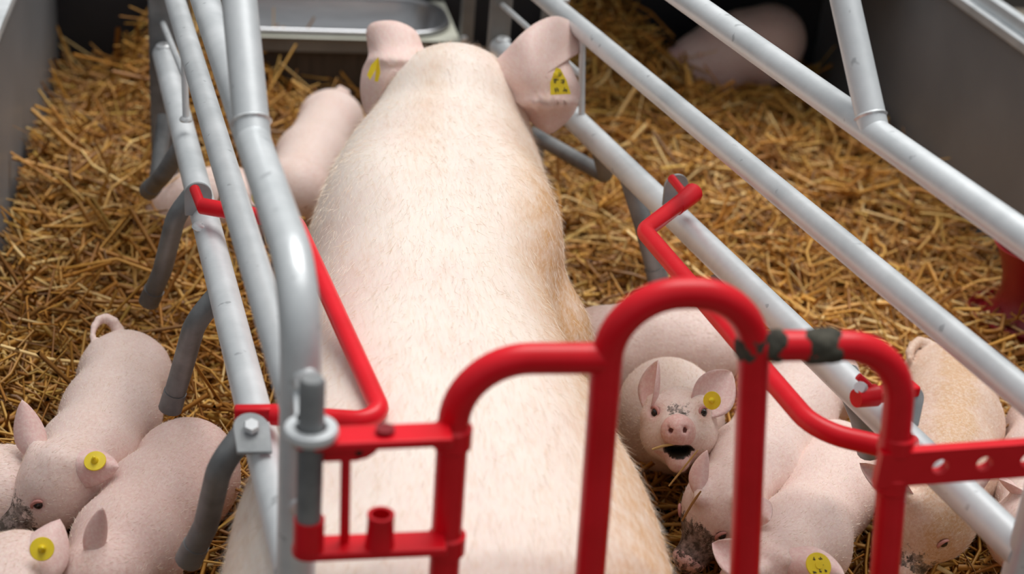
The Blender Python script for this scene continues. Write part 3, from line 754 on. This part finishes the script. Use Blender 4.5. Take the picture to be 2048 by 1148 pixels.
    c[:, 1] = dirt*np.clip(1.2-dn/(hr*1.7), 0, 1)*(~disc*1.0 + disc*.45)
    c[:, 2] = 1.25*tan*(.4+.6*np.clip(1-np.abs((V-mid) @ rt)/(r*.5), 0, 1))
    for e in eye_t:
        q = np.clip(1-np.linalg.norm(V-e, axis=1)/.022, 0, 1); c[:, 0] = np.maximum(c[:, 0], q*1.2)
    for sg in (-1, 1):
        q = np.linalg.norm(V-(nose+fw*.001+rh*sg*hr*.20+uh*hr*.02), axis=1); c[q < hr*.15, 1] = 2.1  # nostril shade painted in as dark through the same channel as dirt
    if mouth:
        br = np.exp(-(((V-nose) @ rh)/(hr*.62))**2-(((V-nose) @ uh-hr*.56)/(hr*.36))**2); c[:, 1] = np.where(disc, 0, dirt*br)
        q = (V-(head+fw*L*.86-uh*hr*.62)) @ hd.T; inn = np.sqrt(((q/np.array([hr*.92, hr*.44, hr*.22]))**2).sum(1)) < 1.0
        c[inn, 0] = 1.3; deep = inn & (q[:, 0] < hr*.35); c[deep, 1] = 2.1  # shade deep in the mouth is painted dark, not dirt
        lip = ((V-head) @ fw > L*.55) & ((V-head) @ uh < -hr*.7); c[lip, 0] = np.maximum(c[lip, 0], .8)
    for e in ears:
        a, b = (np.asarray(at(*e[k]), float) for k in (0, 1))
        ve, qe = leaf(a, b, e[2], e[3], e[4] if len(e) > 4 else .28, e[5] if len(e) > 5 else 0.0)
        Q = np.concatenate([Q, qe+len(V)]); V = np.concatenate([V, ve])
        ce = np.zeros((len(ve), 3)); ce[:, 0] = .62; c = np.concatenate([c, ce])
    body = quad_mesh('body', V, Q, MT['piglet'], c, 'skin', root)
    if eyes:
        for e, n in zip(eye_t, eye_n):
            p = e-n*.0035
            MB().lathe([(0, .0078), (.0042, .0066), (.0066, .0040), (.0078, 0), (.007, -.003)], p, n, 16).build('eye', MT['eye'], root)
            eyf = _unit(fw-n*(fw @ n)); 
            arc = [p + n*.0042 + eyf*(.0105*math.cos(a)) + np.cross(n, eyf)*(.0072*math.sin(a))*(1 if np.cross(n, eyf) @ uh > 0 else -1) for a in np.linspace(.1, math.pi-.1, 9)]
            MB().tube(arc, [.0012, .0022, .0027, .003, .003, .003, .0027, .0022, .0012], 0, 8).build('eyelid', MT['lid'], root)
    for t in tags:
        disc_tag(at(*t[0])+TOCAM(at(*t[0]))*.007, t[1], t[2], root, pinned=len(t) == 3, marks=len(t) > 3)
    fl = -ax
    def flow(P):
        w = np.clip(((P-sho) @ ax)/.1, 0, 1)[:, None]; return (1-w)*fl + w*(-fw) + np.array([0, 0, -.35])
    bristles(V[:nb], Q[(Q < nb).all(1)], root, 8000, .008, .00026, flow, seed, keep=lambda p: (np.linalg.norm(p-nose, axis=1) > hr*.7) & ((not mouth) | (np.linalg.norm(p-(head+fw*L*.80-uh*hr*.62), axis=1) > hr*.65)))
    return root
TOCAM = lambda p: _unit(CAM-np.asarray(p))

# left of the sow
piglet('pale piglet with curled tail and tagged ear at the lower left', (250, 748, .175), (222, 830, .18), (178, 912, .185), (118, 962, .205), (-8, 1072, .14), r=.073, hr=.054,
       ears=[((140, 926, .25), (240, 936, .255), ID-IF*.5, .062, .38, -.05), ((68, 895, .25), (44, 812, .29), IR+IF*.3, .048, .3, -.25)],
       tail=[(240, 680, .20), (236, 660, .222), (226, 644, .235), (212, 636, .24), (198, 640, .24), (188, 654, .235), (184, 672, .228), (188, 690, .22)],
       tags=[((190, 922, .262), (-.1, -.5, .85), .0165)], dirt=1.0, seed=11)
piglet('pink piglet seen from behind beside the lowest left rail finger', (372, 935, .165), (312, 1012, .17), (255, 1090, .17), (200, 1172, .17), (120, 1255, .10), r=.076,
       ears=[((190, 1105, .235), (198, 1008, .30), IR+IF*.6, .034, .35, -.2), ((275, 1180, .235), (330, 1160, .25), (.3, -1, .1), .05, .3)], seed=12, pinkness=.48)
piglet('piglet in the bottom left corner with a round yellow tag', (-120, 1330, .16), (-60, 1270, .16), (0, 1210, .17), (42, 1160, .185), (110, 1250, .11), r=.07,
       ears=[((60, 1145, .235), (120, 1038, .265), IR+ID*.3, .075, .25, 0)], tags=[((84, 1098, .268), (.15, -.75, .65), .0165)], seed=13, pinkness=.30)
piglet('piglet cut off by the left picture edge behind a dirty snout', (12, 985, .16), (-50, 1000, .16), (-110, 1010, .16), (-180, 1030, .17), (-240, 1070, .12), r=.07, eyes=False, seed=14)
piglet('piglet with its rump up close to the sow left cheek', (662, 240, .175), (622, 318, .175), (588, 388, .17), (528, 392, .16), (468, 425, .10), r=.074,
       ears=[((535, 380, .21), (512, 412, .22), (.6, .5, .3), .05)], tail=[(668, 195, .21), (680, 180, .225), (694, 186, .22)], tags=[((516, 396, .232), (-.2, -.8, .5), .013)], seed=15, pinkness=.15)
piglet('piglet half hidden behind the left crate rails', (492, 408, .145), (445, 410, .145), (395, 415, .14), (352, 428, .125), (306, 476, .065), r=.075, seed=16, eyes=False,
       ears=[((372, 395, .18), (352, 370, .20), (.5, .8, 0), .045)])
# right of the sow
piglet('pale piglet lying against the sow right side behind the gate arch', (1392, 698, .16), (1300, 688, .17), (1205, 705, .165), (1140, 735, .14), (1085, 770, .10), r=.080, seed=21)
hc = at(1358, 848, .235); nsd = _unit(TOCAM(hc)*[1, 1, .75]); nose7 = hc + nsd*.088
piglet('piglet looking up at the camera with straw in its mouth', at(1337, 812, .165), at(1341, 826, .165), at(1346, 846, .155), hc, nose7, r=.080, hr=.055, mouth=True, seed=22, dirt=.52, tan=.30, pinkness=.0, up=-ID,
       ears=[((1303, 802, .275), (1316, 720, .335), IR*.6-IF, .046, -.45, 0), ((1402, 812, .28), (1470, 742, .325), ID+IR*.6, .075, -.28, .15)],
       tags=[((1424, 801, .318), TOCAM(hc)+IR*-.35, .0150)])
piglet('piglet rooting with a dirty snout between the two arch posts', (1628, 752, .17), (1575, 835, .175), (1505, 935, .175), (1442, 1012, .19), (1375, 1122, .11), r=.076, dirt=1.1, seed=23, hr=.056,
       ears=[((1400, 968, .245), (1404, 902, .285), IR+IF*.4, .034, .4, -.25), ((1500, 1010, .245), (1540, 1040, .26), (0, -1, 0), .045)])
piglet('piglet with a yellow numbered tag at the bottom between the posts', (1668, 925, .15), (1655, 990, .155), (1605, 1075, .165), (1528, 1160, .175), (1470, 1250, .10), r=.070, seed=24, pinkness=.25,
       ears=[((1575, 1122, .235), (1690, 1152, .25), ID-IF*.5, .065, .3, 0), ((1490, 1130, .235), (1424, 1086, .255), ID-IF*.3, .055, .25)],
       tags=[((1637, 1131, .262), (.05, -.62, .80), .0195, 1)])
piglet('tan-tinged piglet with a looped tail by the right gate post', (1893, 782, .18), (1896, 850, .185), (1885, 940, .18), (1866, 1018, .205), (1806, 1148, .11), r=.086, hr=.062, tan=1.35, dirt=.6, seed=25,
       ears=[((1805, 985, .25), (1718, 922, .285), ID+IR*.5, .040, .45, .15), ((1925, 990, .25), (1990, 935, .28), ID, .05, .35)],
       tail=[(1872, 716, .225), (1864, 698, .24), (1852, 688, .248), (1838, 684, .252), (1826, 691, .252), (1819, 704, .248), (1819, 720, .24)])
piglet('piglet cut off by the right picture edge behind the gate plate', (2100, 860, .165), (2092, 930, .17), (2080, 1000, .17), (2065, 1070, .175), (2050, 1140, .11), r=.07, seed=26,
       ears=[((2035, 985, .235), (1998, 958, .26), (0, -1, .2), .04)])
y12 = 4.30
piglet('piglet lying in the shadowed straw of the far right corner', aty(1535, 78, y12), aty(1490, 95, y12), aty(1440, 112, y12), aty(1392, 122, y12-.02), aty(1345, 118, y12-.05), r=.098, hr=.07, seed=27, feet=False, eyes=False, pinkness=.4)

# ------------------------------------------------------------------ the sow
def make_sow():
    root = thing('sow', (.38, 2.5, 0), 'large pale pink sow lying in the crate seen from behind', 'sow')
    rows = [(1148, 430, 1385), (1050, 448, 1338), (950, 476, 1296), (850, 520, 1245), (750, 572, 1172), (650, 598, 1125), (550, 610, 1108), (450, 620, 1108), (380, 640, 1098), (325, 672, 1080)]
    T = []
    for py, l, rr in rows:
        a, b = at(l, py, .42), at(rr, py, .42); T.append(((a[1]+b[1])/2, (a[0]+b[0])/2, (b[0]-a[0])/2))
    T = np.array(T); ys = T[:, 0]; xs = T[:, 1]; hw = T[:, 2]*1.03
    ys = np.concatenate([[1.462, 1.478, 1.50, 1.535], ys, [ys[-1]+.09, ys[-1]+.16]]); xs = np.concatenate([[xs[0]]*4, xs, [xs[-1]+.01]*2]); hw = np.concatenate([[.09, .15, .205, .262], hw, [.16, .08]])
    top = np.interp(ys, [1.462, 1.478, 1.50, 1.535, 1.62, 1.8, 2.2, 2.5, 2.8, 3.0, 3.1], [.36, .42, .46, .487, .515, .55, .565, .575, .58, .56, .50])
    bot = np.interp(ys, [1.462, 1.5, 1.6, 2.8, 3.0, 3.1], [.16, .10, .02, .02, .10, .2])
    def trunk(P):
        y = P[..., 1]; cx = np.interp(y, ys, xs); a = np.interp(y, ys, hw); t = np.interp(y, ys, top); b = np.interp(y, ys, bot)
        zm = b+(t-b)*.56; v = P[..., 2]-zm; hv = np.where(v > 0, t-zm, zm-b); ex = 2.1
        k = (np.abs((P[..., 0]-cx)/a)**ex + np.abs(v/hv)**ex)**(1/ex)
        d = (k-1)*np.minimum(a, hv)*.85
        return np.maximum(d, np.maximum(1.464-y, y-ys[-1]))
    ph = at(908, 226, .50); sn = ph+np.array([.03, .42, -.24]); hd = frame(sn-ph)
    prims = [(lambda P: sd_rc(P, (.39, 2.66, .36), ph-[0, .02, .02], .20, .130), .06),
             (lambda P: sd_el(P, ph+[0, .02, .0], hd, (.16, .125, .122)), .05),
             (lambda P: sd_rc(P, ph, sn, .115, .06), .05), (lambda P: sd_el(P, sn, hd, (.02, .065, .055)), .02)]
    I3 = np.eye(3)
    for x, y, z, r_ in ((.285, 2.52, .45, (.10, .20, .125)), (.475, 2.52, .45, (.10, .20, .125)), (.565, 2.36, .24, (.07, .15, .16)), (.17, 2.45, .22, (.07, .16, .16)),
                        (.17, 1.75, .24, (.13, .22, .20)), (.45, 1.75, .24, (.13, .22, .20)), (.53, 2.05, .16, (.06, .3, .12)), (.15, 2.05, .15, (.06, .3, .12))):
        prims.append((lambda P, c=(x, y, z), r_=r_: sd_el(P, c, I3, r_), .06))
    # folded front and hind legs with the feet out to the sides
    for pl in (((.56, 2.45, .14), (.60, 2.68, .05), .055, .035), ((.22, 2.5, .14), (.19, 2.72, .05), .055, .035), ((.52, 1.60, .12), (.55, 1.88, .045), .07, .035), ((.07, 1.60, .12), (.06, 1.88, .045), .07, .035)):
        prims.append((lambda P, q=pl: sd_rc(P, *q), .04))
    # teat row
    for k in range(5):
        for sx in (.585, .09):
            prims.append((lambda P, c=(sx-.005*k, 1.75+.12*k, .13): sd_el(P, c, I3, (.022, .016, .016)), .015))
    prims.append((lambda P: sd_rc(P, (.3, 1.492, .42), (.33, 1.485, .31), .022, .012), .03))
    def fn(P):
        d = trunk(P)
        for f, k in prims: d = smin(d, f(P), k)
        y = P[..., 1]; cx = np.interp(y, ys, xs)                  # slight dip along the spine, roll behind the shoulder
        d = d + .006*np.exp(-((P[..., 0]-cx)/.05)**2)*(P[..., 2] > .35)*np.clip((2.6-y)/.4, 0, 1)
        return d
    V, Q = surface(fn, (-.20, 1.40, -.01), (.85, 3.62, .70), .0105)
    # relax the surface a little
    for _ in range(2):
        acc = np.zeros_like(V); cnt = np.zeros(len(V))
        for i in range(4):
            for j in (1, 3):
                np.add.at(acc, Q[:, i], V[Q[:, (i+j) % 4]]); np.add.at(cnt, Q[:, i], 1)
        V = V*.5+.5*acc/np.maximum(cnt, 1)[:, None]
    nb = len(V); c = np.zeros((nb, 3)); cx = np.interp(V[:, 1], ys, xs); a = np.interp(V[:, 1], ys, hw)
    u = (V[:, 0]-cx)/a
    c[:, 0] = .04 + .35*np.clip((.38-V[:, 2])/.2, 0, 1) + .35*np.clip((V[:, 1]-2.98)/.2, 0, 1)
    c[:, 2] = .85*np.clip((u-.5)/.4, 0, 1)*np.clip((3.0-V[:, 1])/.4, 0, 1) + .4*np.clip((-u-.75)/.25, 0, 1)*np.clip((2.2-V[:, 1])/.5, 0, 1)
    c[:, 2] += .30*np.exp(-((u+.12)/.16)**2)*np.clip((V[:, 1]-2.35)/.3, 0, 1) + .16*np.clip((u-.1)/.5, 0, 1) + .05
    c[:, 0] += .45*np.clip((u-.75)/.2, 0, 1)*np.clip((.42-V[:, 2])/.1, 0, 1)
    # ears: outlines with their own distance, curvature and thickness
    def ear(out, Z, fold, bulge):
        nonlocal V, Q, c
        O = np.array([o[:2] for o in out], float); n0 = len(O); dens = []
        for i in range(n0):
            p0, p1, p2, p3 = O[i-1], O[i], O[(i+1) % n0], O[(i+2) % n0]
            for k in range(4):
                t = k/4; dens.append(.5*((2*p1)+(-p0+p2)*t+(2*p0-5*p1+4*p2-p3)*t*t+(-p0+3*p1-3*p2+p3)*t**3))
        O = np.array(dens); cen = O.mean(0); n = len(O); K = 9; vv = []
        for side in (-1, 1):
            for k in range(K):
                s = 1-k/(K-1)*.97
                for q in O:
                    p = cen+(q-cen)*s; thick = .0075*(1-s**6)+.0015
                    vv.append(atd(p[0], p[1], Z + fold(p[0], p[1]) + bulge*s*s + side*thick))
        qq = []; o = K*n
        for k in range(K-1):
            for i in range(n):
                i2 = (i+1) % n; qq.append((k*n+i, k*n+i2, (k+1)*n+i2, (k+1)*n+i)); qq.append((o+k*n+i, o+(k+1)*n+i, o+(k+1)*n+i2, o+k*n+i2))
        for i in range(n): i2 = (i+1) % n; qq.append((i, o+i, o+i2, i2))
        for i in range(0, n//2-1):                      # close both middles
            e0 = (K-1)*n; qq.append((e0+i, e0+i+1, e0+n-2-i, e0+n-1-i)); qq.append((o+e0+i, o+e0+n-1-i, o+e0+n-2-i, o+e0+i+1))
        vv = np.array(vv); Q = np.concatenate([Q, np.array(qq)+len(V)]); V = np.concatenate([V, vv])
        ce = np.zeros((len(vv), 3)); ce[:, 0] = .95; c = np.concatenate([c, ce])
    sig = lambda x: 1/(1+math.exp(-x))
    zp = 3.12
    ear([(733, 60), (748, 44), (792, 42), (832, 62), (850, 100), (880, 130), (890, 165), (850, 190), (800, 185), (765, 205), (742, 232), (728, 222), (720, 180), (724, 140), (736, 112), (734, 85)],
        zp, lambda x, y: .10*sig((120-y)/14)*0.5 + .05*sig((745-x)/12) - .02*math.exp(-((y-118)/12)**2), .03)
    ear([(985, 128), (1012, 100), (1042, 68), (1078, 42), (1116, 32), (1150, 50), (1168, 82), (1160, 104), (1138, 118), (1146, 140), (1160, 175), (1156, 210), (1138, 240), (1104, 267), (1085, 262), (1055, 240), (1030, 225), (990, 200), (960, 170)],
        zp-.02, lambda x, y: .09*sig((x-1125)/12)*sig((125-y)/12) - .03*math.exp(-((x-1060-(y-150)*.2)/40)**2) - .025*math.exp(-((y-208)/10)**2) + .06*sig((y-222)/8), .035)
    body = quad_mesh('body', V, Q, MT['sow'], c, 'skin', root)
    # ear tags
    def flag(pts, Z, dz, marks, tilt):
        P = [atd(x, y, Z+tilt*(y-pts[0][1])/100+d_) for (x, y), d_ in zip(pts, dz)]
        nrm = _unit(np.cross(P[1]-P[0], P[2]-P[0])); nrm = nrm if nrm @ (CAM-P[0]) > 0 else -nrm
        o = MB().slab([p-nrm*.001 for p in P], nrm*.002).build('ear_tag', MT['tag'], root)
        if marks:
            rg_ = np.random.default_rng(8); mb = MB(); ex = _unit(P[3]-P[2]) if len(P) > 3 else _unit(P[2]-P[1]); ey = np.cross(nrm, ex)
            for px, py in marks:
                pc = atd(px, py, Z+tilt*(py-pts[0][1])/100)
                for s in range(4):
                    p = pc + ex*rg_.uniform(-.004, .004)+ey*rg_.uniform(-.004, .004); p = p + nrm*(.0016-(p-P[0]) @ nrm)
                    a = rg_.choice([0, math.pi/2, math.pi/2]); e = ex*math.cos(a)+ey*math.sin(a); g = np.cross(nrm, e)
                    mb.box(p, e*.0030, g*.0007, nrm*.0003)
            mb.build('tag_print', MT['ink'], o, smooth=False)
            MB().lathe([(.006, 0), (.005, .004), (0, .005)], atd(pts[0][0], pts[0][1]+14, Z), nrm, 14).build('tag_pin', MT['tag'], o)
    flag([(1112, 135), (1100, 165), (1101, 190), (1142, 188), (1133, 160), (1121, 138)], 3.035, [0]*6, [(1112, 163), (1127, 163), (1113, 178), (1130, 178), (1118, 150)], .0)
    flag([(757, 114), (742, 130), (734, 150), (740, 160), (752, 138)], 3.075, [0]*5, None, 0)
    flag([(757, 114), (752, 138), (749, 162), (756, 164), (761, 145)], 3.075, [0, .006, .012, .012, .006], None, 0)
    for sg in (-1, 1):
        p0 = ph+hd[0]*.10+hd[1]*sg*.11+hd[2]*.055; i = np.argmin(np.linalg.norm(V[:nb]-p0, axis=1))
        MB().lathe([(0, .012), (.007, .010), (.011, .004), (.012, -.004)], V[i], _unit(V[i]-ph), 16).build('eye', MT['eye'], root)
    bristles(V[:nb], Q[(Q < nb).all(1)], root, 45000, .026, .00022, lambda P: np.stack([np.sign(P[:, 0]-.36)*.45*np.clip(np.abs(P[:, 0]-.36)/.2, 0, 1), -np.ones(len(P)), -.3*np.ones(len(P))], 1), 77)
make_sow()

# ------------------------------------------------------------------ loose stalks lying on or held by the animals
def stalk(p, q, w, label, bend=.05, col=(.62, .42, .16)):
    p, q = np.asarray(p, float), np.asarray(q, float); m = (p+q)/2+Zv*bend*np.linalg.norm(q-p)
    o = MB().tube([p, (p+m)/2+Zv*.1*bend*np.linalg.norm(q-p), m, (q+m)/2+Zv*.1*bend*np.linalg.norm(q-p), q], [w*.8, w, w, w, w*.6], 0, 6).build('straw_stalk', MT['straw'])
    a = o.data.attributes.new('tint', 'FLOAT_COLOR', 'POINT'); a.data.foreach_set('color', np.tile(np.array(col+(1,), np.float32), len(o.data.vertices)))
    tag(o, label, 'straw')
mo = hc + nsd*.075
stalk(atd(1304, 899, np.linalg.norm(mo-CAM)*.985-.0), atd(1352, 888, np.linalg.norm(mo-CAM)*.985), .0022, 'short straw stalk in the mouth of the upward-looking piglet')
stalk(at(1338, 972, .20), at(1396, 900, .27), .0016, 'thin straw stalk leaning below the upward-looking piglet chin', 0)
stalk(at(1364, 1042, .22), at(1402, 982, .27), .002, 'bent brown straw stalk on the head of the rooting piglet', .06, (.30, .14, .04))
stalk(at(1112, 492, .07), at(1214, 436, .08), .0045, 'thick pale straw stalk on the bedding right of the sow', .02, (.66, .46, .15))
